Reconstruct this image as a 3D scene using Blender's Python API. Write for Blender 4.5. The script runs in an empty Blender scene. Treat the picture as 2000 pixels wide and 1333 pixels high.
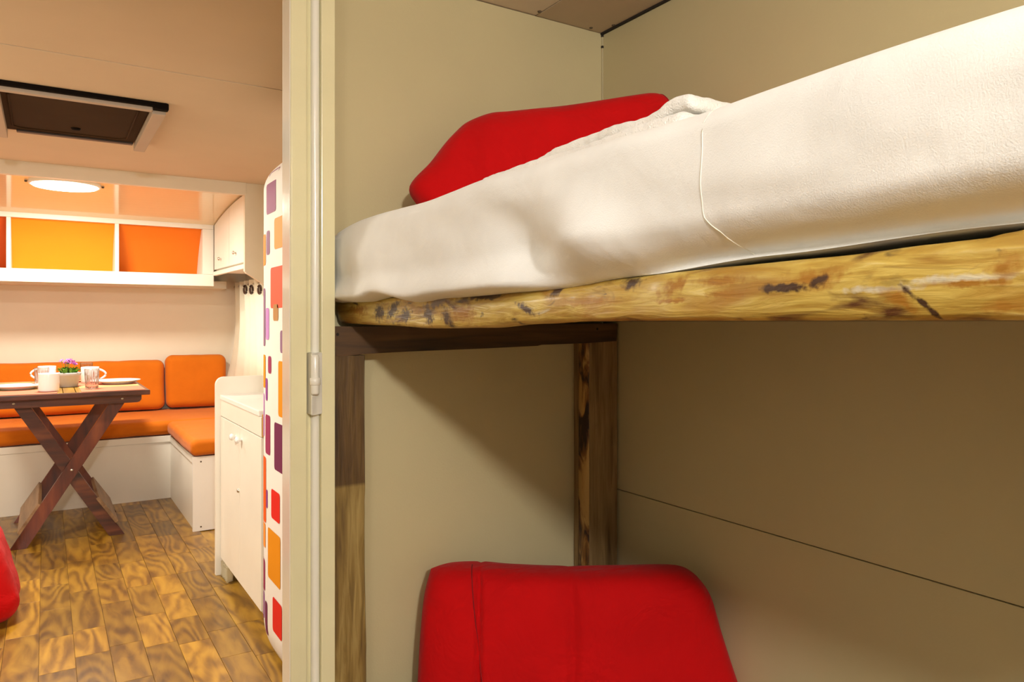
import bpy, bmesh, math, random
from mathutils import Vector, Matrix, noise
random.seed(7)
D = bpy.data
S = bpy.context.scene
COL = S.collection

# ---------------------------------------------------------------- camera, world, exposure
F = 1440.0; HZ = 630.0; YAW = math.radians(32.29); EYE = 1.10
cd = D.cameras.new('camera'); cam = D.objects.new('camera', cd); COL.objects.link(cam)
cam.location = (0, 0, EYE); cam.rotation_euler = (math.pi/2, 0, -YAW)
cd.sensor_width = 36; cd.lens = F*36/2000; cd.shift_y = -(666.5-HZ)/2000
cd.clip_start = 0.02
S.camera = cam
w = D.worlds.new('world'); S.world = w; w.use_nodes = True
w.node_tree.nodes['Background'].inputs[0].default_value = (1, .97, .90, 1); w.node_tree.nodes['Background'].inputs[1].default_value = 2.2
S.view_settings.view_transform = 'Standard'; S.view_settings.look = 'None'
S.view_settings.gamma = 1; S.view_settings.use_curve_mapping = False
S.view_settings.exposure = 0.0
LAMP_MAIN = 34; LAMP_FRONT = 32; LAMP_BUNK = 5; LAMP_REAR = 128
COL_MAIN = (1, .93, .80); COL_BUNK = (1, .975, .945)
CEIL = 1.885; XR = 1.276; XL = -1.0; YB = 5.80; YR = -2.3; YP = 1.56

FV = (math.sin(YAW), math.cos(YAW)); RV = (math.cos(YAW), -math.sin(YAW))
def ray(px):
    a = (px-1000)/F
    return FV[0]+a*RV[0], FV[1]+a*RV[1]
def atX(px, py, X):
    dx, dy = ray(px); d = X/dx
    return Vector((X, d*dy, EYE+(HZ-py)/F*d))
def atY(px, py, Y):
    dx, dy = ray(px); d = Y/dy
    return Vector((d*dx, Y, EYE+(HZ-py)/F*d))
def atP(px, py, A, n):
    dx, dy = ray(px); d = (A[0]*n[0]+A[1]*n[1])/(dx*n[0]+dy*n[1])
    return Vector((d*dx, d*dy, EYE+(HZ-py)/F*d))

# ---------------------------------------------------------------- materials
def srgb(r, g, b):
    f = lambda c: c/255/12.92 if c/255 <= .04045 else ((c/255+.055)/1.055)**2.4
    return (f(r), f(g), f(b), 1)
MATS = {}
def mat(name, c, rough=.6, var=.06, scale=6, bump=0., bscale=60, coat=0., metal=0., spec=.5, sheen=0., stretch=(1, 1, 1)):
    if name in MATS: return MATS[name]
    m = D.materials.new(name); m.use_nodes = True; nt = m.node_tree; N = nt.nodes; L = nt.links
    b = N['Principled BSDF']
    b.inputs['Roughness'].default_value = rough; b.inputs['Metallic'].default_value = metal
    b.inputs['Coat Weight'].default_value = coat; b.inputs['Coat Roughness'].default_value = .12
    b.inputs['Specular IOR Level'].default_value = spec; b.inputs['Sheen Weight'].default_value = sheen
    tc = N.new('ShaderNodeTexCoord'); mp = N.new('ShaderNodeMapping'); mp.inputs['Scale'].default_value = stretch
    L.new(tc.outputs['Object'], mp.inputs['Vector'])
    nz = N.new('ShaderNodeTexNoise'); nz.inputs['Scale'].default_value = scale; nz.inputs['Detail'].default_value = 5
    L.new(mp.outputs[0], nz.inputs['Vector'])
    cr = N.new('ShaderNodeValToRGB')
    cr.color_ramp.elements[0].position = .3; cr.color_ramp.elements[1].position = .7
    cr.color_ramp.elements[0].color = tuple(x*(1-var) for x in c[:3])+(1,)
    cr.color_ramp.elements[1].color = tuple(min(1, x*(1+var)) for x in c[:3])+(1,)
    L.new(nz.outputs['Fac'], cr.inputs[0]); L.new(cr.outputs[0], b.inputs['Base Color'])
    if bump:
        n2 = N.new('ShaderNodeTexNoise'); n2.inputs['Scale'].default_value = bscale; n2.inputs['Detail'].default_value = 4
        L.new(mp.outputs[0], n2.inputs['Vector'])
        bp = N.new('ShaderNodeBump'); bp.inputs['Strength'].default_value = bump; bp.inputs['Distance'].default_value = .01
        L.new(n2.outputs['Fac'], bp.inputs['Height']); L.new(bp.outputs[0], b.inputs['Normal'])
    MATS[name] = m; return m
def weave(name, c, rough=.9, scale=900, bump=.25, sheen=.2, wrinkle=0.):
    """cloth: fine thread relief plus soft wrinkles"""
    m = mat(name, c, rough, .05, 8, 0, sheen=sheen, spec=.15); nt = m.node_tree; N = nt.nodes; L = nt.links
    b = N['Principled BSDF']; tc = N['Texture Coordinate']
    bp = N.new('ShaderNodeBump'); bp.inputs['Strength'].default_value = bump; bp.inputs['Distance'].default_value = .002
    nz = N.new('ShaderNodeTexNoise'); nz.inputs['Scale'].default_value = scale; nz.inputs['Detail'].default_value = 2
    L.new(tc.outputs['Object'], nz.inputs['Vector']); L.new(nz.outputs['Fac'], bp.inputs['Height'])
    if wrinkle:
        n3 = N.new('ShaderNodeTexNoise'); n3.inputs['Scale'].default_value = 9; n3.inputs['Detail'].default_value = 3; n3.inputs['Distortion'].default_value = 1.2
        L.new(tc.outputs['Object'], n3.inputs['Vector'])
        b2 = N.new('ShaderNodeBump'); b2.inputs['Strength'].default_value = wrinkle; b2.inputs['Distance'].default_value = .03
        L.new(n3.outputs['Fac'], b2.inputs['Height']); L.new(b2.outputs[0], bp.inputs['Normal'])
    L.new(bp.outputs[0], b.inputs['Normal'])
    return m
def wood(name, cols, grain=(30, 2, 30), rough=.45, coat=0., rnd=0., rings=4., bump=.12, pos=None):
    """grain stretched along one axis; cols = list of (pos, colour); rnd = brightness change from piece to piece"""
    m = D.materials.new(name); m.use_nodes = True; nt = m.node_tree; N = nt.nodes; L = nt.links
    b = N['Principled BSDF']; b.inputs['Roughness'].default_value = rough; b.inputs['Coat Weight'].default_value = coat; b.inputs['Coat Roughness'].default_value = .15
    tc = N.new('ShaderNodeTexCoord'); oi = N.new('ShaderNodeObjectInfo')
    ad = N.new('ShaderNodeVectorMath'); ad.operation = 'MULTIPLY_ADD'
    cx = N.new('ShaderNodeCombineXYZ')
    for i in range(3): L.new(oi.outputs['Random'], cx.inputs[i])
    ad.inputs[1].default_value = (37, 53, 29)
    L.new(cx.outputs[0], ad.inputs[0]); L.new(tc.outputs['Object'], ad.inputs[2])
    mp = N.new('ShaderNodeMapping'); mp.inputs['Scale'].default_value = grain
    L.new(ad.outputs[0], mp.inputs['Vector'])
    n1 = N.new('ShaderNodeTexNoise'); n1.inputs['Scale'].default_value = 1; n1.inputs['Detail'].default_value = 6; n1.inputs['Distortion'].default_value = .8
    L.new(mp.outputs[0], n1.inputs['Vector'])
    mp2 = N.new('ShaderNodeMapping'); mp2.inputs['Scale'].default_value = tuple(g*.22 for g in grain)
    L.new(ad.outputs[0], mp2.inputs['Vector'])
    n2 = N.new('ShaderNodeTexNoise'); n2.inputs['Scale'].default_value = 1; n2.inputs['Detail'].default_value = 1.5
    L.new(mp2.outputs[0], n2.inputs['Vector'])
    mu = N.new('ShaderNodeMath'); mu.operation = 'MULTIPLY'; mu.inputs[1].default_value = rings*6.28
    L.new(n2.outputs['Fac'], mu.inputs[0])
    sn = N.new('ShaderNodeMath'); sn.operation = 'SINE'; L.new(mu.outputs[0], sn.inputs[0])
    ml = N.new('ShaderNodeMath'); ml.operation = 'MULTIPLY_ADD'; ml.inputs[1].default_value = .16
    L.new(sn.outputs[0], ml.inputs[0]); L.new(n1.outputs['Fac'], ml.inputs[2])
    cr = N.new('ShaderNodeValToRGB'); els = cr.color_ramp.elements
    els[0].position, els[0].color = cols[0]; els[1].position, els[1].color = cols[-1]
    for p, c in cols[1:-1]:
        e = els.new(p); e.color = c
    L.new(ml.outputs[0], cr.inputs[0])
    out = cr.outputs[0]
    if rnd:
        hs = N.new('ShaderNodeHueSaturation')
        mr = N.new('ShaderNodeMapRange'); mr.inputs['To Min'].default_value = 1-rnd; mr.inputs['To Max'].default_value = 1+rnd
        L.new(oi.outputs['Random'], mr.inputs[0]); L.new(mr.outputs[0], hs.inputs['Value']); L.new(out, hs.inputs['Color'])
        out = hs.outputs[0]
    if pos:   # darker above a given height, with its own edge: (z, softness, colour factor)
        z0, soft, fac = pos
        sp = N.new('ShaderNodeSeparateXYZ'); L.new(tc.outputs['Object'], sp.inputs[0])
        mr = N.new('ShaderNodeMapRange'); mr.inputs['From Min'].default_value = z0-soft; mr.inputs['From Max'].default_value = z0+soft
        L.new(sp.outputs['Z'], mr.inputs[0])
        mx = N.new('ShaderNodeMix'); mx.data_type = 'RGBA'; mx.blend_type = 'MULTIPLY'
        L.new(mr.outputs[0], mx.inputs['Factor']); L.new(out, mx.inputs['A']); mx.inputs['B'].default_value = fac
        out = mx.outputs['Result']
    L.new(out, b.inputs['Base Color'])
    if bump:
        bp = N.new('ShaderNodeBump'); bp.inputs['Strength'].default_value = bump; bp.inputs['Distance'].default_value = .004
        L.new(ml.outputs[0], bp.inputs['Height']); L.new(bp.outputs[0], b.inputs['Normal'])
    MATS[name] = m; return m
def glow(name, c, st):
    m = D.materials.new(name); m.use_nodes = True; b = m.node_tree.nodes['Principled BSDF']
    b.inputs['Base Color'].default_value = (.9, .9, .85, 1)
    b.inputs['Emission Color'].default_value = tuple(c)+(1,); b.inputs['Emission Strength'].default_value = st
    return m
def glassmat(name):
    m = D.materials.new(name); m.use_nodes = True; b = m.node_tree.nodes['Principled BSDF']
    b.inputs['Transmission Weight'].default_value = 1; b.inputs['Roughness'].default_value = .02; b.inputs['IOR'].default_value = 1.45
    return m

def panemat():
    m = D.materials.new('window_glass'); m.use_nodes = True; nt = m.node_tree; N = nt.nodes; L = nt.links
    N.remove(N['Principled BSDF']); t = N.new('ShaderNodeBsdfTransparent'); g = N.new('ShaderNodeBsdfGlossy'); g.inputs['Roughness'].default_value = .02
    mx = N.new('ShaderNodeMixShader'); mx.inputs[0].default_value = .07; L.new(t.outputs[0], mx.inputs[1]); L.new(g.outputs[0], mx.inputs[2]); L.new(mx.outputs[0], N['Material Output'].inputs[0]); return m
M_PANE = panemat()
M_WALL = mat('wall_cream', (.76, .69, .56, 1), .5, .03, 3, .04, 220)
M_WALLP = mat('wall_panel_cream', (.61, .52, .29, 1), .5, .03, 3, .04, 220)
M_TAUPE = mat('taupe_board', (.20, .19, .15, 1), .7, .1, 4)
M_CEIL = mat('ceiling_cream', (.64, .52, .38, 1), .8, .03, 3, spec=.15)
M_CEILB = mat('ceiling_board_tan', (.60, .47, .34, 1), .6, .06, 5)
M_CEILC = mat('ceiling_board_pink', (.80, .67, .54, 1), .6, .05, 5)
M_FRAME = mat('cream_gloss_paint', (.79, .73, .45, 1), .28, .03, 12, .05, 30, coat=.3)
M_FRAMEW = mat('white_gloss_paint', (.86, .83, .72, 1), .22, .03, 12, .04, 30, coat=.5)
M_WHITE = mat('white_laminate', (.83, .79, .70, 1), .35, .03, 4)
M_WHITE2 = mat('white_laminate_cool', (.85, .82, .78, 1), .35, .03, 4)
M_BEIGE = mat('beige_panel', (.74, .66, .52, 1), .5, .04, 4)
M_GLOSSC = mat('glossy_curved_panel', (.80, .68, .43, 1), .10, .03, 3, coat=0., spec=.4)
M_DARK = mat('dark_gap', (.02, .013, .008, 1), .8)
M_SCREW = mat('screw_head', (.10, .07, .04, 1), .5)
M_SHEET = weave('white_cotton_sheet', (.84, .84, .80, 1), .95, 700, .2, .15, .10)
M_TOWEL = weave('white_terry', (.90, .88, .82, 1), 1, 420, 1., .5)
M_RED = weave('red_cotton', (.56, .002, .003, 1), .85, 800, .2, .05, .34)
M_REDS = mat('red_seam_thread', (.25, .001, .003, 1), .9)
M_ORANGE = weave('orange_canvas', (.60, .150, .005, 1), .8, 700, .3, .1, .12)
M_PIPE = mat('orange_piping', (.62, .13, .008, 1), .8)
M_CURT = weave('cream_voile', (.92, .88, .74, 1), .9, 700, .15, .2)
nt_ = M_CURT.node_tree; tr_ = nt_.nodes.new('ShaderNodeBsdfTranslucent'); tr_.inputs[0].default_value = (.92, .86, .66, 1)
mx_ = nt_.nodes.new('ShaderNodeMixShader'); mx_.inputs[0].default_value = .45
nt_.links.new(nt_.nodes['Principled BSDF'].outputs[0], mx_.inputs[1]); nt_.links.new(tr_.outputs[0], mx_.inputs[2]); nt_.links.new(mx_.outputs[0], nt_.nodes['Material Output'].inputs[0])
M_CER = mat('white_ceramic', (.84, .84, .84, 1), .15, .01, 3, coat=.4)
M_POT = mat('grey_pot', (.42, .39, .38, 1), .6, .05, 9)
M_LEAF = mat('green_leaf', (.16, .34, .03, 1), .5, .2, 30)
M_PETAL = mat('pink_petal', (.66, .25, .66, 1), .6, .15, 30)
M_GLASS = glassmat('clear_glass')
M_HATCH = mat('brown_mesh_screen', (.045, .025, .012, 1), .8, .12, 4, .05, 400, spec=.08)
M_HATCHF = mat('pinkish_plastic_rail', (.46, .38, .30, 1), .6, .03, 8)
M_BLACK = mat('black_rubber', (.006, .004, .003, 1), .8, spec=.08)
M_METAL = mat('steel', (.6, .58, .52, 1), .3, .05, 20, metal=1.)
M_BROWNRING = mat('dark_eyelet', (.06, .03, .02, 1), .35)
M_FRIDGE = mat('fridge_white', (.80, .77, .74, 1), .6, .02, 4, spec=.2)
M_AMBER = mat('amber_panel', (.90, .30, .002, 1), .5, .03, 3)
M_ORP = mat('orange_panel', (.84, .19, .002, 1), .5, .03, 3)
M_REDOR = mat('red_orange_panel', (.72, .10, .004, 1), .5, .03, 3)
M_SHELF = mat('shelf_white', (.86, .83, .75, 1), .4, .02, 4)
W_FLOOR = wood('floor_oak', [(.2, (.125, .056, .005, 1)), (.42, (.22, .108, .009, 1)), (.58, (.30, .155, .013, 1)), (.9, (.41, .23, .022, 1))], (26, 6, 26), .34, .1, .34, 13., .04)
W_TABLE = wood('table_mahogany', [(.2, (.028, .006, .003, 1)), (.55, (.085, .020, .008, 1)), (.85, (.16, .045, .014, 1))], (5, 40, 40), .3, .3, .12, 3.)
W_SLAT = wood('table_slat_lit_amber', [(.2, (.28, .13, .012, 1)), (.55, (.46, .25, .022, 1)), (.85, (.58, .34, .04, 1))], (40, 4, 40), .2, .4, .12, 3.)  # reflection of lamp and amber panel put into the slat colour as lighter yellow
W_LEG = wood('leg_redbrown', [(.2, (.05, .010, .004, 1)), (.55, (.13, .026, .008, 1)), (.85, (.20, .05, .014, 1))], (30, 30, 4), .35, .2, .15, 3.)
W_PALE = wood('stretcher_pale', [(.2, (.14, .075, .035, 1)), (.6, (.26, .15, .07, 1)), (.85, (.34, .2, .1, 1))], (40, 4, 40), .5, .1, .1, 3.)
W_BEAM = wood('cross_beam_brown', [(.2, (.030, .012, .004, 1)), (.55, (.085, .038, .010, 1)), (.85, (.15, .07, .02, 1))], (4, 40, 60), .5, .1, 0, 3.)
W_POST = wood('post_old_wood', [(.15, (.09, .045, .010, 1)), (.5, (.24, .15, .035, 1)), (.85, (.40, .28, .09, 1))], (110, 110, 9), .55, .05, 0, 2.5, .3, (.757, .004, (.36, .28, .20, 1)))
W_POST2 = wood('post_grey_wood', [(.15, (.09, .046, .012, 1)), (.5, (.22, .13, .045, 1)), (.85, (.36, .23, .09, 1))], (110, 110, 8), .55, .05, 0, 2.5, .3)
W_BARK = wood('post_bark_edge', [(.26, (.03, .010, .004, 1)), (.36, (.26, .11, .02, 1)), (.44, (.54, .32, .09, 1)), (.85, (.62, .40, .13, 1))], (40, 40, 12), .5, .1, 0, 1.5, .3)

SB, SO, SW = (.055, .022, .008, 1), (.34, .15, .012, 1), (.62, .56, .40, 1)
SCARS = [(1590, 545, 50, 16, 0, SO, .5), (1535, 563, 48, 9, 0, SB, .35), (1600, 548, 16, 10, .3, SB, .4), (1880, 545, 90, 8, 0, SW, .5), (1715, 566, 60, 6, 0, SW, .5),
         (1900, 553, 75, 7, 0, SO, .4), (1755, 583, 34, 16, -.5, SO, .5), (1795, 592, 46, 7, -.75, SB, .3), (1960, 520, 30, 18, 0, SO, .6), (1950, 600, 40, 10, 0, SO, .6),
         (1420, 574, 34, 7, 0, SO, .4), (1400, 550, 50, 9, 0, SO, .5), (1310, 560, 26, 14, .4, SO, .5), (1225, 553, 16, 12, 0, SB, .45), (1310, 588, 30, 5, 0, SO, .4),
         (1083, 563, 12, 16, .7, SB, .35), (1030, 603, 18, 7, -.3, SB, .4), (930, 580, 34, 6, 0, SB, .45), (1150, 590, 40, 8, 0, SO, .6),
         (740, 612, 8, 14, .3, SB, .4), (765, 606, 12, 12, .4, SB, .4), (790, 616, 8, 14, .2, SB, .4), (835, 612, 9, 20, .5, SB, .35), (870, 622, 10, 16, -.4, SB, .45), (850, 592, 26, 8, .2, (.16, .11, .09, 1), .5), (700, 606, 14, 8, 0, SO, .5), (905, 612, 20, 14, 0, SO, .6)]
def live_edge_material():
    m = D.materials.new('live_edge_plank'); m.use_nodes = True; nt = m.node_tree; N = nt.nodes; L = nt.links
    b = N['Principled BSDF']; b.inputs['Roughness'].default_value = .5; b.inputs['Coat Weight'].default_value = .12; b.inputs['Coat Roughness'].default_value = .2
    tc = N.new('ShaderNodeTexCoord')
    def nz(scale, stretch, detail, dist, loc=(0, 0, 0), rot=(0, 0, 0)):
        mp = N.new('ShaderNodeMapping'); mp.inputs['Scale'].default_value = stretch; mp.inputs['Location'].default_value = loc; mp.inputs['Rotation'].default_value = rot
        L.new(tc.outputs['Object'], mp.inputs['Vector'])
        n = N.new('ShaderNodeTexNoise'); n.inputs['Scale'].default_value = scale; n.inputs['Detail'].default_value = detail; n.inputs['Distortion'].default_value = dist
        L.new(mp.outputs[0], n.inputs['Vector']); return n.outputs['Fac']
    def ramp(src, stops):
        cr = N.new('ShaderNodeValToRGB'); e = cr.color_ramp.elements
        e[0].position, e[0].color = stops[0]; e[1].position, e[1].color = stops[-1]
        for p, c in stops[1:-1]:
            q = e.new(p); q.color = c
        L.new(src, cr.inputs[0]); return cr.outputs[0]
    g = nz(1, (60, 13, 110), 8, 1.2)
    base = ramp(g, [(.25, (.33, .18, .020, 1)), (.45, (.50, .34, .060, 1)), (.6, (.60, .44, .10, 1)), (.8, (.72, .59, .26, 1))])
    def over(bottom, src, stops, col):
        f = ramp(src, stops)
        mx = N.new('ShaderNodeMix'); mx.data_type = 'RGBA'
        L.new(f, mx.inputs['Factor']); L.new(bottom, mx.inputs['A']); mx.inputs['B'].default_value = col
        return mx.outputs['Result']
    K = (0, 0, 0, 1); W_ = (1, 1, 1, 1)
    o = over(base, nz(1, (8, 5, 26), 6, 1.2), [(.46, K), (.68, (.85, .85, .85, 1))], (.34, .155, .014, 1))
    o = over(o, nz(1, (12, 8, 34), 8, 1.0, (3, 1, 2), (.25, 0, 0)), [(.60, K), (.70, W_)], (.10, .032, .006, 1))
    o = over(o, nz(1, (20, 16, 40), 8, .8, (7, 4, 1), (-.5, 0, 0)), [(.62, K), (.70, W_)], (.035, .018, .012, 1))
    o = over(o, nz(1, (12, 5, 36), 5, 1.0, (1, 8, 5)), [(.66, K), (.73, (.7, .7, .7, 1))], (.60, .55, .42, 1))
    # single knots, bark scars and pale scuffs where the plank has them
    nv_ = N.new('ShaderNodeTexNoise'); nv_.inputs['Scale'].default_value = 120; nv_.inputs['Detail'].default_value = 6; L.new(tc.outputs['Object'], nv_.inputs['Vector'])
    for px, py, hw, hh, rot, col, soft in SCARS:
        c = atX(px, py, .528); c2 = atX(px+hw, py, .528); c3 = atX(px, py+hh, .528)
        mp = N.new('ShaderNodeMapping'); mp.vector_type = 'TEXTURE'
        mp.inputs['Location'].default_value = c; mp.inputs['Rotation'].default_value = (-rot, 0, 0)
        mp.inputs['Scale'].default_value = (.2, abs(c2.y-c.y), abs(c3.z-c.z)); L.new(tc.outputs['Object'], mp.inputs['Vector'])
        le = N.new('ShaderNodeVectorMath'); le.operation = 'LENGTH'; L.new(mp.outputs[0], le.inputs[0])
        sm = N.new('ShaderNodeMath'); sm.operation = 'MULTIPLY_ADD'; sm.inputs[1].default_value = 2.8; L.new(nv_.outputs['Fac'], sm.inputs[0]); L.new(le.outputs['Value'], sm.inputs[2])
        mr = N.new('ShaderNodeMapRange'); mr.inputs['From Min'].default_value = 2.35+soft; mr.inputs['From Max'].default_value = 2.35-soft; L.new(sm.outputs[0], mr.inputs[0])
        mx = N.new('ShaderNodeMix'); mx.data_type = 'RGBA'; L.new(mr.outputs[0], mx.inputs['Factor']); L.new(o, mx.inputs['A']); mx.inputs['B'].default_value = col; o = mx.outputs['Result']
    L.new(o, b.inputs['Base Color'])
    bp = N.new('ShaderNodeBump'); bp.inputs['Strength'].default_value = .35; bp.inputs['Distance'].default_value = .008
    L.new(g, bp.inputs['Height']); L.new(bp.outputs[0], b.inputs['Normal'])
    return m
W_PLANK = live_edge_material()

# ---------------------------------------------------------------- builders
def link(name, me, m, parent=None, smooth=False, loc=None, rot=None):
    o = D.objects.new(name, me); COL.objects.link(o)
    if m and not me.materials: me.materials.append(m)
    if smooth: me.polygons.foreach_set('use_smooth', [True]*len(me.polygons))
    if parent: o.parent = parent
    if loc: o.location = loc
    if rot: o.rotation_euler = rot
    return o
def tag(o, label, cat=None, group=None, kind=None):
    o['label'] = label
    if cat: o['category'] = cat
    if group: o['group'] = group
    if kind: o['kind'] = kind
    return o
def thing(name, label, cat, loc=(0, 0, 0), rz=0, group=None, kind=None):
    o = D.objects.new(name, None); COL.objects.link(o); o.location = loc; o.rotation_euler = (0, 0, rz)
    o.empty_display_size = .05
    return tag(o, label, cat, group, kind)
def fin(bm, name='m'):
    bmesh.ops.recalc_face_normals(bm, faces=bm.faces)
    me = D.meshes.new(name); bm.to_mesh(me); bm.free(); return me
def box(x0, x1, y0, y1, z0, z1, bev=.002, seg=2):
    bm = bmesh.new()
    bmesh.ops.create_cube(bm, size=1, matrix=Matrix.Translation(((x0+x1)/2, (y0+y1)/2, (z0+z1)/2)) @ Matrix.Diagonal((abs(x1-x0), abs(y1-y0), abs(z1-z0), 1)))
    if bev: bmesh.ops.bevel(bm, geom=bm.edges[:], offset=bev, segments=seg, affect='EDGES', profile=.6)
    return fin(bm)
def B(name, x0, x1, y0, y1, z0, z1, m, parent=None, bev=.002):
    return link(name, box(x0, x1, y0, y1, z0, z1, bev), m, parent)
def prism(pts, axis, a, b, bev=0):
    """extrude polygon pts (2-D) along axis from a to b. axis 'x': pts=(y,z); 'y': pts=(x,z); 'z': pts=(x,y)"""
    def P(p, t): return {'x': (t, p[0], p[1]), 'y': (p[0], t, p[1]), 'z': (p[0], p[1], t)}[axis]
    bm = bmesh.new()
    va = [bm.verts.new(P(p, a)) for p in pts]; vb = [bm.verts.new(P(p, b)) for p in pts]
    bm.faces.new(va); bm.faces.new(vb[::-1]); n = len(pts)
    for i in range(n): bm.faces.new((va[i], vb[i], vb[(i+1) % n], va[(i+1) % n]))
    if bev: bmesh.ops.bevel(bm, geom=[e for e in bm.edges], offset=bev, segments=2, affect='EDGES')
    return fin(bm)
def lathe(prof, seg=32):
    bm = bmesh.new(); rings = []
    for r, z in prof:
        if r < 1e-6: rings.append([bm.verts.new((0, 0, z))])
        else: rings.append([bm.verts.new((r*math.cos(2*math.pi*i/seg), r*math.sin(2*math.pi*i/seg), z)) for i in range(seg)])
    for A, Bq in zip(rings, rings[1:]):
        for i in range(seg):
            j = (i+1) % seg
            if len(A) == 1 and len(Bq) == 1: continue
            if len(A) == 1: bm.faces.new((A[0], Bq[i], Bq[j]))
            elif len(Bq) == 1: bm.faces.new((A[i], A[j], Bq[0]))
            else: bm.faces.new((A[i], A[j], Bq[j], Bq[i]))
    return fin(bm)
def tube(pts, r, seg=8, closed=False, taper=None):
    bm = bmesh.new(); P = [Vector(p) for p in pts]; n = len(P); rings = []
    up = Vector((0, 0, 1))
    for i, p in enumerate(P):
        if closed: t = P[(i+1) % n]-P[i-1]
        else: t = P[min(i+1, n-1)]-P[max(i-1, 0)]
        t.normalize()
        ref = up if abs(t.dot(up)) < .95 else Vector((1, 0, 0))
        s = t.cross(ref).normalized(); u = s.cross(t)
        rr = r*(taper[i] if taper else 1)
        rings.append([bm.verts.new(p+rr*(math.cos(2*math.pi*k/seg)*s+math.sin(2*math.pi*k/seg)*u)) for k in range(seg)])
    pairs = list(zip(rings, rings[1:]))+([(rings[-1], rings[0])] if closed else [])
    for A, Bq in pairs:
        for k in range(seg): bm.faces.new((A[k], A[(k+1) % seg], Bq[(k+1) % seg], Bq[k]))
    if not closed: bm.faces.new(rings[0][::-1]); bm.faces.new(rings[-1])
    return fin(bm)
def rbox(sx, sy, sz, r, n=(12, 12, 6), k=3, fn=None):
    """box with rounded edges and an even grid, centred; fn(p, n) may move each point"""
    H = (sx/2, sy/2, sz/2)
    r = min(r, min(H)*.98)
    def axis(h, m):
        rim = [h-r+r*math.tan(math.pi/4*i/k) for i in range(k+1)]
        inner = [-(h-r)+2*(h-r)*i/m for i in range(m+1)]
        return [-v for v in rim[::-1]][:-1]+inner+rim[1:]
    A = [axis(H[i], n[i]) for i in range(3)]
    vd = {}; bm = bmesh.new()
    def V(p):
        key = tuple(round(c, 6) for c in p)
        if key in vd: return vd[key]
        q = Vector(p); inn = Vector([max(-(H[i]-r), min(H[i]-r, p[i])) for i in range(3)])
        d = q-inn
        nn = d.normalized()
        q = inn+r*nn
        if fn: q = Vector(fn(q, nn))
        v = bm.verts.new(q); vd[key] = v; return v
    for ax in range(3):
        u, v_ = [(1, 2), (2, 0), (0, 1)][ax]
        for s in (-1, 1):
            for i in range(len(A[u])-1):
                for j in range(len(A[v_])-1):
                    q = []
                    for a, b_ in ((i, j), (i+1, j), (i+1, j+1), (i, j+1)):
                        p = [0, 0, 0]; p[ax] = s*H[ax]; p[u] = A[u][a]; p[v_] = A[v_][b_]; q.append(V(p))
                    if s < 0: q = q[::-1]
                    try: bm.faces.new(q)
                    except ValueError: pass
    return fin(bm)
def interp(x, tab):
    if x <= tab[0][0]: return tab[0][1]
    for (a, fa), (b, fb) in zip(tab, tab[1:]):
        if x <= b:
            t = (x-a)/(b-a); t = t*t*(3-2*t); return fa+(fb-fa)*t
    return tab[-1][1]
def nz3(x, y, z): return noise.noise(Vector((x, y, z)))
def gauss(x, m, s): return math.exp(-((x-m)/s)**2)

# ================================================================= the setting
# floor: base sheet plus single strips of wood
fl = tag(B('floor', XL, XR+.05, YR, YB, -.05, -.004, W_FLOOR, bev=0), 'brown wood-look strip floor of the camper', 'floor', kind='structure')
PW = .1006
plank_mesh = {}
cnt = 0
for c in range(-8, 7):
    x0 = -.02+c*PW
    y = 1.35-random.random()*.3
    while y < 5.1:
        ln = random.choice([.24, .30, .36, .44])
        if ln not in plank_mesh:
            me = box(.0006, PW-.0006, .0006, ln-.0006, -.004, 0, .0006, 1); me.materials.append(W_FLOOR); plank_mesh[ln] = me
        o = D.objects.new('plank', plank_mesh[ln]); COL.objects.link(o); o.parent = fl; o.location = (x0, y, 0)
        y += ln; cnt += 1

# walls
WY0, WY1, WZ0, WZ1 = 4.48, 5.66, .78, 1.345      # window opening behind the curtain
bm = bmesh.new()
for y0, y1, z0, z1 in ((YR, WY0, 0, CEIL+.05), (WY1, YB+.05, 0, CEIL+.05), (WY0, WY1, 0, WZ0), (WY0, WY1, WZ1, CEIL+.05)):
    bmesh.ops.create_cube(bm, size=1, matrix=Matrix.Translation((XR+.028, (y0+y1)/2, (z0+z1)/2)) @ Matrix.Diagonal((.044, y1-y0, z1-z0, 1)))
wr = tag(link('wall_right', fin(bm), M_DARK), 'cream panelled wall along the right side of the bunks', 'wall', kind='structure')
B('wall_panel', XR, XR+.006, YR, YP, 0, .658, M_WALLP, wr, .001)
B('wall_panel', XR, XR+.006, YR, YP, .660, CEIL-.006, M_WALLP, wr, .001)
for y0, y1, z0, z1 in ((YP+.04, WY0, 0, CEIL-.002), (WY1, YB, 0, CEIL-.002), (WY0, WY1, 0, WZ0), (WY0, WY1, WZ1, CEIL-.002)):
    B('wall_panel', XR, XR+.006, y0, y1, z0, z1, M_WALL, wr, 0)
wn = thing('window_1', 'side window hidden behind the cream curtain', 'window', (XR+.03, (WY0+WY1)/2, WZ0), kind='structure')
def wpart(name, *a, m=None):
    o = link(name, box(*a), m, wn); o.matrix_parent_inverse = Matrix.Translation(-wn.location); return o
wpart('window_frame', XR+.01, XR+.05, WY0, WY0+.03, WZ0, WZ1, .002, m=M_WHITE); wpart('window_frame', XR+.01, XR+.05, WY1-.03, WY1, WZ0, WZ1, .002, m=M_WHITE)
wpart('window_frame', XR+.01, XR+.05, WY0+.03, WY1-.03, WZ0, WZ0+.03, .002, m=M_WHITE); wpart('window_frame', XR+.01, XR+.05, WY0+.03, WY1-.03, WZ1-.03, WZ1, .002, m=M_WHITE)
wpart('pane', XR+.028, XR+.032, WY0+.03, WY1-.03, WZ0+.03, WZ1-.03, 0, m=M_PANE)
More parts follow.
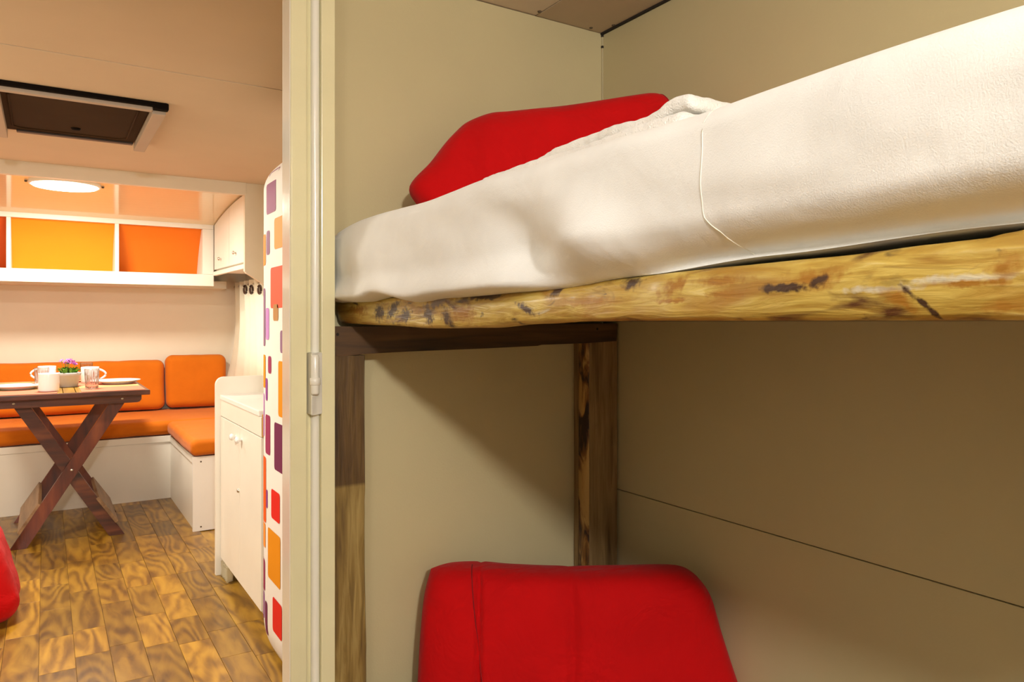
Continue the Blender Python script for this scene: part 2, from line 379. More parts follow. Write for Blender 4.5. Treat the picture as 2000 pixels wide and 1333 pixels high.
tag(B('wall_left', XL-.05, XL, YP, YB, 0, CEIL+.05, M_WALL, bev=0), 'cream wall along the left side, outside the view', 'wall', kind='structure')
tag(B('wall_left_bunk', XL-.05, XL, YR, YP, 0, CEIL+.05, M_TAUPE, bev=0), 'taupe wall opposite the bunks, outside the view', 'wall', kind='structure')
tag(B('wall_back', XL, XR, YR-.05, YR, 0, CEIL+.05, M_TAUPE, bev=0), 'taupe wall behind the bunks, outside the view', 'wall', kind='structure')
tag(B('wall_front', XL, XR, YB, YB+.05, 0, CEIL+.05, M_WALL, bev=0), 'cream end wall behind the orange bench cushions', 'wall', kind='structure')
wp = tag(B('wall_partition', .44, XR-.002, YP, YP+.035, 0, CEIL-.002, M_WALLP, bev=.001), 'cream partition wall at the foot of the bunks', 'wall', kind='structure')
tag(B('wall_partition_left', XL, -.42, YP-.05, YP+.035, 0, CEIL-.002, M_WALL, bev=.001), 'cream partition wall left of the doorway, outside the view', 'wall', kind='structure')

# ceiling with its boards
ce = tag(B('ceiling', XL, XR+.05, YR, 4.33, CEIL+.006, CEIL+.05, M_DARK, bev=0), 'cream boarded ceiling of the camper', 'ceiling', kind='structure')
B('ceiling_board', XL, XR, YP+.035, 2.5195, CEIL, CEIL+.006, M_CEIL, ce, .001)
B('ceiling_board', XL, XR, 2.5205, 4.33, CEIL-.002, CEIL+.006, M_CEIL, ce, .001)
B('ceiling_board', XL, 1.058, YR, YP+.034, CEIL, CEIL+.006, M_CEILC, ce, .001)
B('ceiling_board', 1.060, XR-.006, YR, YP+.034, CEIL-.001, CEIL+.006, M_CEILB, ce, .001)
for sx, sy in ((1.052, 1.535), (1.225, 1.545), (1.255, 1.20), (1.24, 1.17), (1.264, 1.50)):
    link('screw', lathe([(0, -.003), (.004, -.002), (.0055, .001)], 12), M_SCREW, ce, True, (sx, sy, CEIL-.001))
tag(B('trim_1', XR-.007, XR, YR, YP, CEIL-.006, CEIL+.004, M_DARK, bev=0), 'dark joint strip between bunk ceiling and right wall', 'trim', kind='structure')
ts = tag(B('trim_2', XR-.004, XR, YP-.004, YP, .0, CEIL, mat('corner_seal', (.55, .47, .28, 1), .6), bev=.0005), 'thin corner seal where partition meets right wall', 'trim', kind='structure')
B('dark_gap', XR-.005, XR, YP-.005, YP, CEIL-.012, CEIL, M_DARK, ts, 0); B('dark_gap', XR-.005, XR, YP-.005, YP, CEIL-.042, CEIL-.036, M_DARK, ts, 0)

# fascia beam before the far end and glossy curved ceiling behind it
tag(B('trim_3', XL, .95, 4.295, 4.33, 1.815, CEIL+.02, M_BEIGE, bev=.002), 'cream fascia beam across the ceiling before the shelf', 'trim', kind='structure')
def arcz(y): return 1.832-.083*max(0, (y-4.33)/.93)**2
arc = [(4.33+.93*i/16, arcz(4.33+.93*i/16)) for i in range(17)]
cv = prism(arc+[(y, z+.02) for y, z in arc[::-1]], 'x', XL, XR)
tag(link('ceiling_curved', cv, M_GLOSSC), 'glossy cream curved ceiling panel over the shelf', 'ceiling', kind='structure')
tag(B('ceiling_end', XL, XR+.05, 4.33, YB, CEIL+.006, CEIL+.05, M_DARK, bev=0), 'hidden roof skin above the curved panel', 'ceiling', kind='structure')

# doorway casing
dc = thing('door_1', 'cream painted door casing at the end of the partition', 'door frame', (.45, 1.48, 0), 0, kind='structure')
def CH(name, me, m, parent, **k):
    o = link(name, me, m, parent, **k); o.matrix_parent_inverse = Matrix.Translation(-parent.location); return o
CH('casing_board', box(.4655, .4937, 1.45, 1.60, 0, CEIL, .002), M_FRAME, dc)
CH('casing_back', box(.430, .4655, 1.466, 1.60, 0, CEIL, .001), M_FRAME, dc)
CH('inner_board', box(.4043, .4366, 1.45, 1.505, 0, CEIL, .003, 3), M_FRAME, dc)
CH('reveal_strip', box(.4028, .4046, 1.452, 1.505, 0, CEIL, .0006, 1), M_FRAMEW, dc)
bd = [(.4655, 1.467)]+[(.4568-.0088*math.cos(t), 1.467-.015*math.sin(t)) for t in [math.pi*(1-i/14) for i in range(15)]]+[(.448, 1.467)]
bead = lathe([(.0088, 0), (.0088, CEIL)], 24)
CH('bead', bead, M_FRAMEW, dc, smooth=True, loc=(.4568, 1.4635, 0))
lt = CH('latch', prism([(.440, 1.432), (.452, 1.440), (.466, 1.446), (.466, 1.466), (.440, 1.466)], 'z', .917, 1.04, .0015), M_FRAMEW, dc)
k = link('latch_bolt', lathe([(0, .958), (.0075, .958), (.0085, .962), (.0085, 1.030), (.006, 1.036), (0, 1.036)], 20), M_FRAMEW, lt, True, (.4475, 1.434, 0))
k = link('latch_collar', lathe([(.0085, .976), (.0105, .977), (.0105, .990), (.0085, .991)], 20), M_FRAMEW, lt, True, (.4475, 1.434, 0))

# ================================================================= bunk bed
bf = thing('bunk_frame', 'rough timber bunk frame with a live-edge front plank and posts', 'bunk bed', (.9, 1.52, 0))
PB = [(660, 632), (745, 636), (835, 642), (930, 641), (1030, 633), (1120, 628), (1200, 627), (1500, 627), (2000, 626.5)]
PT = [(660, 588), (700, 586), (760, 580), (830, 566), (880, 572), (930, 574), (1000, 567), (1100, 556), (1200, 541), (1400, 520), (1600, 500), (1800, 474), (1900, 462), (1960, 447), (2000, 438)]
XP = .528
tb = sorted((atX(x, y, XP).y, atX(x, y, XP).z) for x, y in PB)
tt = sorted((atX(x, y, XP).y, atX(x, y, XP).z) for x, y in PT)
bm = bmesh.new(); ny, nv = 220, 22; rows = []
for i in range(ny+1):
    y = -.40+(1.535+.40)*i/ny
    zb, zt = interp(y, tb), interp(y, tt); th = .042
    ring = []
    zc, hz = (zb+zt)/2, (zt-zb)/2
    for j in range(nv):
        a = 2*math.pi*j/nv
        ca, sa = math.cos(a), math.sin(a)
        ex = 2/5
        px = math.copysign(abs(ca)**ex, ca); pz = math.copysign(abs(sa)**ex, sa)
        x = XP+.021-px*.021; z = zc+pz*hz
        if px > .3:
            x += .006*nz3(3*y, z*25, 1)+.0028*nz3(16*y, z*50, 5)+.0012*nz3(60*y, z*60, 9)
            if pz > 0: x += .006*pz*pz
        ring.append(bm.verts.new((x, y, z)))
    rows.append(ring)
for A_, B_ in zip(rows, rows[1:]):
    for j in range(nv): bm.faces.new((A_[j], A_[(j+1) % nv], B_[(j+1) % nv], B_[j]))
bm.faces.new(rows[0]); bm.faces.new(rows[-1][::-1])
CH('front_plank', fin(bm), W_PLANK, bf, smooth=True)
# cross beam: bottom edge uneven
cb = [(.497, 1.0915)]
for px, py in ((655, 697), (706, 693), (712, 690), (800, 687), (950, 681), (1050, 676), (1058, 674), (1140, 671), (1205, 668)):
    p = atY(px, py, 1.488); cb.append((p.x, p.z))
cb += [(1.27, 1.097), (.9, 1.096), (.62, 1.0915)]
CH('cross_beam', prism(cb, 'y', 1.488, 1.556, .002), W_BEAM, bf)
for sx, sz in ((.512, 1.075), (1.20, 1.083)):
    CH('nail', lathe([(0, 0), (.003, 0), (.0035, .002)], 10), M_DARK, bf, loc=(sx, 1.487, sz), rot=(-math.pi/2, 0, 0))
bm = bmesh.new(); rows = []
for i in range(41):     # front post, slightly wany right edge
    z = .0+1.03*i/40
    xr = .5725+.0035*nz3(z*4, 2, 0)+.001*nz3(z*30, 1, 1)+.004*(1-z)
    rows.append([bm.verts.new(p) for p in ((.497, 1.49, z), (xr-.002, 1.49, z), (xr, 1.493, z), (xr, 1.556, z), (.497, 1.556, z))])
for A_, B_ in zip(rows, rows[1:]):
    for j in range(5): bm.faces.new((A_[j], A_[(j+1) % 5], B_[(j+1) % 5], B_[j]))
bm.faces.new(rows[0]); bm.faces.new(rows[-1][::-1])
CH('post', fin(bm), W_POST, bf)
CH('post', box(1.176, 1.268, 1.489, 1.556, 0, 1.058, .002), W_POST2, bf)
bm = bmesh.new(); rows = []
for i in range(61):     # pale wany edge of the rear post
    z = 1.062*i/60
    w_ = .004*nz3(z*5, 7, 0)+.002*nz3(z*22, 3, 0)
    rows.append([bm.verts.new(p) for p in ((1.178, 1.489, z), (1.173+w_, 1.494, z), (1.171+w_, 1.512, z), (1.172+w_, 1.530+w_, z), (1.178, 1.536, z))])
for A_, B_ in zip(rows, rows[1:]):
    for j in range(5): bm.faces.new((A_[j], A_[(j+1) % 5], B_[(j+1) % 5], B_[j]))
bm.faces.new(rows[0]); bm.faces.new(rows[-1][::-1])
CH('bark_edge', fin(bm), W_BARK, bf, smooth=True)
CH('base_board', box(.571, 1.272, -.40, 1.555, 1.102, 1.126, .002), W_BEAM, bf)
CH('lower_base', box(.53, 1.272, -.40, 1.485, .02, .14, .003), W_BEAM, bf)

# upper mattress in a white sheet
MX0, MX1, MY0, MY1, MZ0, MZ1 = .512, 1.268, -.42, 1.535, 1.150, 1.304
mc = Vector(((MX0+MX1)/2, (MY0+MY1)/2, (MZ0+MZ1)/2))
def mfn(p, n):
    q = p+mc; x, y, z = q
    v = (z-MZ0)/(MZ1-MZ0)
    front = max(0, -n.x)
    # soft side: bulges and ripples of the loose sheet
    dx = 0
    if front > 0:
        dx -= .010*math.sin(math.pi*min(1, max(0, v)))*(.6+.4*nz3(y*2.2, 0, 0))
        dx += .006*nz3(y*5, v*2.2, 3)+.0022*nz3(y*15, v*5, 8)
        # the big fold: a ridge that sweeps from upper left to lower right, hollow beside it
        yc = 1.00-.16*(1-v)**1.4 if v < .8 else 1.0
        fold = max(0, 1-abs(v-.30)/.42)
        dx -= .022*gauss(y, .69-.06*(1-v), .055)*fold
        dx += .026*gauss(y, .815-.12*(.6-v), .055)*fold
        dx -= .010*gauss(y, 1.30, .14)*gauss(v, .35, .4)
        # tuck under near the plank on the near side
        if v < .28: dx += .034*(1-v/.28)**1.3*min(1, max(0, (.85-y)/.4))
        if v < .3 and y > .62: dx -= .032*(1-v/.3)**1.5*min(1, (y-.62)/.2)
        x += dx*min(1, front*1.4)
    if n.z > .3: z += .004*nz3(x*6, y*5, 1)-.0
    # lower rim follows the plank, sagging over it on the left
    if v < .5:
        k_ = (1-v/.5)
        z += k_*(interp(y, [(-.4, .020), (.25, .015), (.42, .009), (.60, .000), (.75, -.010), (1.02, -.013), (1.12, -.017), (1.25, -.003), (1.34, -.011), (1.5, -.009)]))
    # rounded, softer far end
    if y > 1.38 and n.z > 0: z -= .018*((y-1.38)/.155)**2
    return (x-mc.x, y-mc.y, z-mc.z)
me = rbox(MX1-MX0, MY1-MY0, MZ1-MZ0, .028, (20, 150, 14), 4, mfn)
mt = tag(link('upper_mattress', me, M_SHEET, None, True, mc), 'mattress in a white sheet on the upper bunk', 'mattress')
# stitched seam down the side of the sheet
sp = []
ra = .028
for i in range(41):
    t = i/40; yy = atX(1362+5*math.sin(t*3), 0, .505).y
    if t > .7: yy -= .030*((t-.7)/.3)**2
    if t < .1:
        a = math.pi/2*(1-t/.1); n_ = Vector((-math.cos(a), 0, math.sin(a))); q = Vector((MX0+ra, yy, MZ1-ra))+ra*n_
    elif t < .9:
        n_ = Vector((-1, 0, 0)); q = Vector((MX0, yy, MZ1-ra-(MZ1-MZ0-2*ra)*(t-.1)/.8))
    else:
        a = -math.pi/3*(t-.9)/.1; n_ = Vector((-math.cos(a), 0, math.sin(a))); q = Vector((MX0+ra, yy, MZ0+ra))+ra*n_
    sp.append(Vector(mfn(q-mc, n_))+n_*.0001)
link('sheet_seam', tube(sp, .0006, 6), mat('seam_thread', (.84, .81, .70, 1), .9), mt, True)

# lower mattress
def lfn(p, n):
    return (p.x+.004*nz3(p.x*4, p.y*4, p.z*8), p.y, p.z+.004*nz3(p.x*5, p.y*5, 2)*max(0, n.z))
tag(link('lower_mattress', rbox(.73, 1.85, .115, .03, (12, 30, 4), 3, lfn), weave('taupe_cover', (.20, .17, .14, 1), .9), None, True, (.90, .545, .200)), 'mattress of the lower bunk under the deep red pillow', 'mattress')

# pillows: a four-sided patch inflated on both sides
def pillow(name, label, A, e, lean, outl, thick, seams, seed, z0):
    """outl: dict of 4 edge polylines in (u, z) on the pillow plane: bottom L>R, top L>R, left B>T, right B>T"""
    n = Vector((e.y, -e.x, 0))       # towards the camera
    if n.y > 0: n = -n
    def poly(P, t):
        s = t*(len(P)-1); i = min(int(s), len(P)-2); f = s-i
        # Catmull-Rom
        p0 = P[max(i-1, 0)]; p1 = P[i]; p2 = P[i+1]; p3 = P[min(i+2, len(P)-1)]
        return tuple(.5*((2*p1[k])+(-p0[k]+p2[k])*f+(2*p0[k]-5*p1[k]+4*p2[k]-p3[k])*f*f+(-p0[k]+3*p1[k]-3*p2[k]+p3[k])*f**3) for k in (0, 1))
    b, t_, l, r = (outl[k] for k in ('b', 't', 'l', 'r'))
    NU, NV = 150, 50
    def pos(i, j, side):
        a = .5-.5*math.cos(math.pi*i/NU); c = .5-.5*math.cos(math.pi*j/NV)
        pb, pt, pl, pr = poly(b, a), poly(t_, a), poly(l, c), poly(r, c)
        P = []
        for k in (0, 1):
            bil = (1-a)*(1-c)*b[0][k]+a*(1-c)*b[-1][k]+(1-a)*c*t_[0][k]+a*c*t_[-1][k]
            P.append((1-c)*pb[k]+c*pt[k]+(1-a)*pl[k]+a*pr[k]-bil)
        u, z = P
        h = (max(0, 1-(2*a-1)**4)*max(0, 1-(2*c-1)**4))**.45
        off = thick*h
        off += .010*nz3(u*5+seed, z*5, seed)*h+.004*nz3(u*14+seed, z*14, seed)*h
        for us, depth, wd, slope in seams:
            off -= depth*gauss(u+(z-z0)*slope, us, wd)*min(1, h*1.2)
        off = off if side > 0 else -off*.75
        q = A+e*u+n*off-n*lean*(z-z0)
        return Vector((q.x, q.y, z))
    bm = bmesh.new(); G = {}
    for s in (1, -1):
        for i in range(NU+1):
            for j in range(NV+1):
                edge = i in (0, NU) or j in (0, NV)
                key = (i, j, 0 if edge else s)
                if key not in G: G[key] = bm.verts.new(pos(i, j, s))
        for i in range(NU):
            for j in range(NV):
                q = []
                for a, c in ((i, j), (i+1, j), (i+1, j+1), (i, j+1)):
                    edge = a in (0, NU) or c in (0, NV); q.append(G[(a, c, 0 if edge else s)])
                bm.faces.new(q if s > 0 else q[::-1])
    o = tag(link(name, fin(bm), M_RED, None, True), label, 'pillow', 'red pillows on the bunks')
    return o, pos
A1 = Vector((.66, 1.43, 0)); e1 = Vector((.894, -.447, 0))
p1, pos1 = pillow('red_pillow', 'bright red pillow leaning in the corner on the upper bunk', A1, e1, .22,
    dict(b=[(.035, 1.303), (.2, 1.299), (.4, 1.299), (.575, 1.303)],
         t=[(.106, 1.535), (.16, 1.556), (.212, 1.562), (.37, 1.585), (.47, 1.603), (.525, 1.612), (.555, 1.603)],
         l=[(.035, 1.303), (.008, 1.345), (-.012, 1.388), (.03, 1.440), (.065, 1.488), (.106, 1.535)],
         r=[(.575, 1.303), (.605, 1.39), (.612, 1.49), (.602, 1.565), (.575, 1.592), (.555, 1.603)]), .085, [(.545, .012, .008, -.06), (.09, .006, .03, -.2)], 3., 1.30)
A2 = Vector((.715, 1.455, 0)); e2 = Vector((.838, -.545, 0)).normalized()
def pl2(px, py):
    nn = (-e2.y*-1, 0)
    n = Vector((e2.y, -e2.x, 0)); P = atP(px, py, A2, n)
    return ((P-A2).x*e2.x+(P-A2).y*e2.y, P.z)
o2 = dict(t=[pl2(838, 1122), pl2(880, 1113), pl2(940, 1112), pl2(1000, 1117), pl2(1120, 1121), pl2(1230, 1119), pl2(1330, 1119), pl2(1368, 1136)],
          l=[(pl2(812, 1400)[0], .258), pl2(815, 1340), pl2(819, 1250), pl2(826, 1170), pl2(838, 1122)],
          r=[(pl2(1462, 1400)[0], .258), pl2(1440, 1330), pl2(1412, 1240), pl2(1392, 1170), pl2(1368, 1136)])
o2['b'] = [o2['l'][0], (.2, .256), (.4, .256), o2['r'][0]]
p2, pos2 = pillow('red_pillow', 'deep red pillow standing in shadow on the lower bunk', A2, e2, .12, o2, .075,
    [(pl2(937, 1200)[0], .022, .0045, 0), (pl2(1120, 1200)[0], .012, .010, .02)], 11., .26)

def pillow_seam(o, pos, NUf, j0, j1):
    pts = []
    for j in range(j0, j1+1):
        p = pos(NUf, j, 1); pts.append(p)
    link('seam', tube(pts, .0013, 6), M_REDS, o, True)
def find_i(pos, A, e, u):
    return min((abs((pos(i/2, 25, 1)-A).dot(Vector((e.x, e.y, 0)))-u), i/2) for i in range(10, 290))[1]
pillow_seam(p2, pos2, find_i(pos2, A2, e2, pl2(937, 1200)[0]), 6, 49)
pillow_seam(p1, pos1, find_i(pos1, A1, e1, .565), 20, 48)

# folded towel
def towel_fn(seed, sx):
    def f(p, n):
        q = p+n*(.004*nz3(p.x*14+seed, p.y*14, p.z*14)+.0016*nz3(p.x*70+seed, p.y*70, p.z*70))
        return q
    return f
tw = thing('folded_towel', 'white terry towel folded before the red pillow on the upper bunk', 'towel', (.735, .83, 1.304))
link('lower_fold', rbox(.22, .47, .036, .016, (40, 80, 4), 3, towel_fn(1, 0)), M_TOWEL, tw, True, (-.018, .005, .0205))
def rollfn(p, n):
    q = p+n*(.004*nz3(p.x*14+4, p.y*14, p.z*14)+.0016*nz3(p.x*70, p.y*70, p.z*70))
    q.z += .014*gauss(p.y, -.160, .035)+.004*gauss(p.y, .0, .08)-.012*max(0, (p.y-.08)/.1)**2
    return q
link('upper_fold', rbox(.18, .37, .022, .0105, (40, 80, 4), 3, rollfn), M_TOWEL, tw, True, (0, -.02, .0487))

# ================================================================= dining end
# bench base
bb = thing('bench_base', 'white L-shaped bench base under the orange seat cushions', 'bench', (.66, 5.05, 0))
CH('front_panel', box(XL, .66, 5.05, 5.066, 0, .352, .001), M_WHITE, bb)
CH('front_rail', box(XL, .66, 5.044, 5.066, .353, .392, .0015), M_WHITE, bb)
CH('side_panel', box(.66, .676, 4.178, 5.066, 0, .352, .001), M_WHITE, bb)
CH('side_rail', box(.654, .676, 4.178, 5.044, .353, .392, .0015), M_WHITE, bb)
ep = CH('end_panel', box(.650, 1.27, 4.16, 4.177, 0, .3925, .001), M_WHITE2, bb)
for sx, sz in ((.69, .365), (.69, .022), (1.2, .365)):
    o = link('screw', lathe([(0, 0), (.004, 0), (.005, .002)], 12), M_SCREW, ep, False, (sx, 4.159, sz), (-math.pi/2, 0, 0))
CH('seat_board', box(XL, 1.27, 5.066, YB, .374, .392, .001), M_WHITE, bb)
CH('seat_board', box(.676, 1.27, 4.178, 5.066, .374, .392, .001), M_WHITE, bb)
# cushions
def cfn(seed, puff=.006):
    def f(p, n): return p+n*(puff*.6*nz3(p.x*3+seed, p.y*3, p.z*5)+.0025*nz3(p.x*12, p.y*12+seed, p.z*9))
    return f
def cushion(name, label, sx, sy, sz, r, loc, rot, seed, n=(40, 14, 14)):
    o = tag(link(name, rbox(sx, sy, sz, r, n, 4, cfn(seed)), M_ORANGE, None, True, loc, rot), label, 'cushion')
    def rr(z, k=.996):
        P = []; c = r*.7
        hx, hy = sx/2*k, sy/2*k
        for cx_, cy_, a0 in ((hx-c, hy-c, 0), (-hx+c, hy-c, 90), (-hx+c, -hy+c, 180), (hx-c, -hy+c, 270)):
            for i in range(5):
                a = math.radians(a0+22.5*i); P.append((cx_+c*math.cos(a), cy_+c*math.sin(a), z))
        return P
    return o, rr
cushion('seat_cushion', 'long orange seat cushion along the end wall behind the table', 1.66+.59, .74, .088, .034, ((XL+.005+1.262)/2, 5.405, .441), (0, 0, 0), 2., (70, 24, 4))
cushion('seat_cushion', 'short orange seat cushion on the right arm of the bench', .625, .90, .088, .034, (.948, 4.575, .442), (0, 0, 0), 5., (24, 34, 4))
cushion('back_cushion', 'long low orange back cushion leaning on the end wall', 1.66, .12, .345, .05, (-.125, 5.715, .664), (math.radians(-6), 0, 0), 8., (60, 4, 14))
cushion('back_cushion', 'taller orange back cushion in the right corner by the curtain', .40, .13, .372, .05, (.912, 5.70, .680), (math.radians(-6), 0, math.radians(-2)), 12., (24, 4, 14))

# overhead shelf
SY = 5.245
sh = thing('overhead_shelf', 'white overhead shelf with coloured compartments on the end wall', 'shelf', (0, SY, 1.34))
CH('bottom_rail', box(XL, .95, SY, SY+.022, 1.342, 1.420, .002), M_SHELF, sh)
CH('top_rail', box(XL, .95, SY, SY+.022, 1.722, 1.752, .002), M_SHELF, sh)
CH('bottom_board', box(XL, .95, SY+.022, YB, 1.395, 1.420, .001), M_SHELF, sh)
CH('underside_lip', box(XL, 1.10, 5.60, YB, 1.342, 1.3945, .001), M_BEIGE, sh)
CH('end_stile', box(.880, .95, SY+.0, SY+.022, 1.4205, 1.7215, .002), M_SHELF, sh)
backc = [(SY+.028, 1.74), (SY+.06, 1.70), (SY+.115, 1.63), (SY+.165, 1.55), (SY+.205, 1.47), (SY+.225, 1.42)]
def smoothpath(P, n=20):
    out = []
    for i in range(n+1):
        s = i/n*(len(P)-1); a = min(int(s), len(P)-2); f = s-a
        p0, p1, p2, p3 = P[max(a-1, 0)], P[a], P[a+1], P[min(a+2, len(P)-1)]
        out.append(tuple(.5*((2*p1[k])+(-p0[k]+p2[k])*f+(2*p0[k]-5*p1[k]+4*p2[k]-p3[k])*f*f+(-p0[k]+3*p1[k]-3*p2[k]+p3[k])*f**3) for k in (0, 1)))
    return out
bc = smoothpath(backc)
xd = [XL, -.750, -.187, .377, .880]
for x in xd[1:4]:
    CH('divider', box(x-.011, x+.011, SY, SY+.28, 1.4205, 1.7215, .002), M_SHELF, sh)
CH('end_board', box(.880, .902, SY+.022, SY+.28, 1.4205, 1.7215, .001), M_SHELF, sh)
for i, (a, b_) in enumerate(zip(xd, xd[1:])):
    CH('back_panel', prism(bc+[(y+.012, z) for y, z in bc[::-1]], 'x', a+.0115, b_-.0115 if i < 3 else b_-.0005), [M_ORP, M_REDOR, M_AMBER, M_ORP][i], sh, smooth=False)

# overhead cabinet on the right
oc = thing('overhead_cabinet', 'white overhead cupboard with two small doors by the shelf end', 'cabinet', (1.1, 4.8, 1.42))
CX = .95
CH('carcass', prism([(4.335, 1.425), (SY-.002, 1.432), (SY-.002, arcz(SY)-.004)]+[(y, arcz(y)-.004) for y in [5.1, 4.9, 4.7, 4.5, 4.335]], 'x', CX+.018, XR), M_WHITE, oc)
CH('bottom_lip', prism([(4.335, 1.405), (SY-.002, 1.412), (SY-.002, 1.438), (4.335, 1.431)], 'x', CX-.004, CX+.018, .001), M_WHITE, oc)
for a, b_ in ((4.345, 4.752), (4.758, 5.225)):
    ys = [a+(b_-a)*i/6 for i in range(7)]
    zb = lambda y: 1.444+.007*(y-4.335)/.9
    d = CH('cabinet_door', prism([(a, zb(a)), (b_, zb(b_))]+[(y, arcz(y)-.008) for y in ys[::-1]], 'x', CX, CX+.017), M_WHITE, oc)
    ky = b_-.15 if a < 4.5 else a+.24
    pk = atX(461 if a < 4.5 else 432, 494 if a < 4.5 else 506, CX)
    link('knob', lathe([(0, .022), (.008, .021), (.011, .016), (.009, .010), (.005, .006), (.005, 0)], 16), M_METAL, d, True, (CX, pk.y, pk.z), (0, -math.pi/2, 0))
CH('side_panel', prism([(.943, CEIL-.002), (.943, 1.388), (.955, 1.375), (1.04, 1.322), (1.27, 1.18), (1.27, CEIL-.002)], 'y', 4.300, 4.333, .001), M_BEIGE, oc)

# curtain with eyelets
cu = thing('curtain', 'cream eyelet curtain hanging in the corner by the orange cushion', 'curtain', (1.2, 5.3, .72))
bm = bmesh.new(); NY, NZ = 150, 40; G = []
CY0, CY1 = 4.36, 5.755; zt, zb = 1.392, .70
WAV = 9.2
for j in range(NZ+1):
    v = j/NZ; row = []
    for i in range(NY+1):
        u = i/NY; y = CY0+(CY1-CY0)*u
        amp = .030*(1-.45*v)
        x = 1.205+amp*math.sin(u*WAV*2*math.pi+.4*math.sin(3*v+u*9))+.010*nz3(u*9, v*2, 2)*v
        fl = max(0, (u-.55)/.45)
        x -= .075*fl*max(0, (v-.35)/.65)**1.8
        row.append(bm.verts.new((x, y-.02*v*fl, zt+(zb-zt)*v)))
    G.append(row)
for j in range(NZ):
    for i in range(NY): bm.faces.new((G[j][i], G[j][i+1], G[j+1][i+1], G[j+1][i]))
CH('cloth', fin(bm), M_CURT, cu, smooth=True)
for px in (479, 491, 507):
    p = atX(px, 566, 1.165)
    t = [(.020*math.cos(a), 0, .026*math.sin(a)) for a in [2*math.pi*i/20 for i in range(20)]]
    CH('eyelet', tube(t, .008, 8, True), M_BROWNRING, cu, smooth=True, loc=p, rot=(0, 0, math.radians(52)))
tag(link('curtain_rod', tube([(1.20, 4.335, 1.362), (1.20, 5.795, 1.362)], .009, 12), M_METAL, None, True), 'thin curtain rod under the overhead cupboard', 'rod')

# folding table
TZ = .76; TX0, TX1, TY0, TY1 = -.25, .443, 4.11, 5.07
tcx, tcy = (TX0+TX1)/2, (TY0+TY1)/2
tbl = thing('folding_table', 'dark wooden folding table on crossed legs set for a meal', 'table', (tcx, tcy, 0))
CH('end_rail', box(TX0, TX1, TY0, TY0+.035, TZ-.024, TZ, .003), W_TABLE, tbl)
CH('end_rail', box(TX0, TX1, TY1-.035, TY1, TZ-.024, TZ, .003), W_TABLE, tbl)
ns = 13; sw = (TX1-TX0)/ns
for i in range(ns):
    CH('slat', box(TX0+i*sw+.0015, TX0+(i+1)*sw-.0015, TY0+.036, TY1-.036, TZ-.022, TZ-.0005, .0015), W_SLAT if 1 <= i < ns-1 else W_TABLE, tbl)
for yy in (TY0+.09, TY1-.115):
    pr = [(TX0+.02, TZ-.0245), (TX1-.03, TZ-.0245), (TX1-.03, TZ-.052), (TX1-.038, TZ-.064), (TX1-.05, TZ-.068), (TX0+.04, TZ-.068), (TX0+.025, TZ-.06), (TX0+.02, TZ-.05)]
    a = CH('apron', prism(pr, 'y', yy, yy+.022, .001), W_TABLE, tbl)
    for bx in (-.13, .325):
        link('bolt', lathe([(0, .003), (.005, .002), (.006, 0)], 12), M_METAL, a, True, (bx, yy-.0, TZ-.045), (math.pi/2, 0, 0))
def leg(xa, xb, y0, th, m):
    """board from foot xa on the floor to xb under the top"""
    L_ = math.hypot(xb-xa, TZ-.03); ang = math.atan2(xb-xa, TZ-.03)
    w_ = .030
    c, s = math.cos(ang), math.sin(ang)
    def P(u, v): return (xa+u*c+v*s, -u*s+v*c)
    pts = [P(-w_, (w_*s)/c if s < 0 else -w_*s/c*-1)]
    # cut both ends level
    zf = lambda u, z: (z+u*s)/c
    pts = [P(-w_, zf(-w_, 0)), P(w_, zf(w_, 0)), P(w_, zf(w_, TZ-.028)), P(-w_, zf(-w_, TZ-.028))]
    return CH('leg', prism(pts, 'y', y0, y0+th, .002), m, tbl)
for y0, s in ((4.285, 1), (4.86, -1)):
    la = leg(-.115, .335, y0, .024, W_LEG)
    lb = leg(.310, -.125, y0+s*.026, .024, W_TABLE if s > 0 else W_LEG)
    link('pivot_bolt', lathe([(0, .004), (.006, .003), (.007, 0)], 12), M_METAL, la, True, (.108, y0, .362), (math.pi/2, 0, 0))
for xa, sgn in ((-.069, 1), (.265, -1)):      # pale stretchers between front and rear legs
    zc = .14
    me = box(-.009, .009, 4.29, 4.875, -.080, .080, .003)
    o = CH('stretcher', me, W_PALE, tbl, rot=(0, math.radians(33*sgn), 0))
    o.location = (xa+.0, 0, zc)

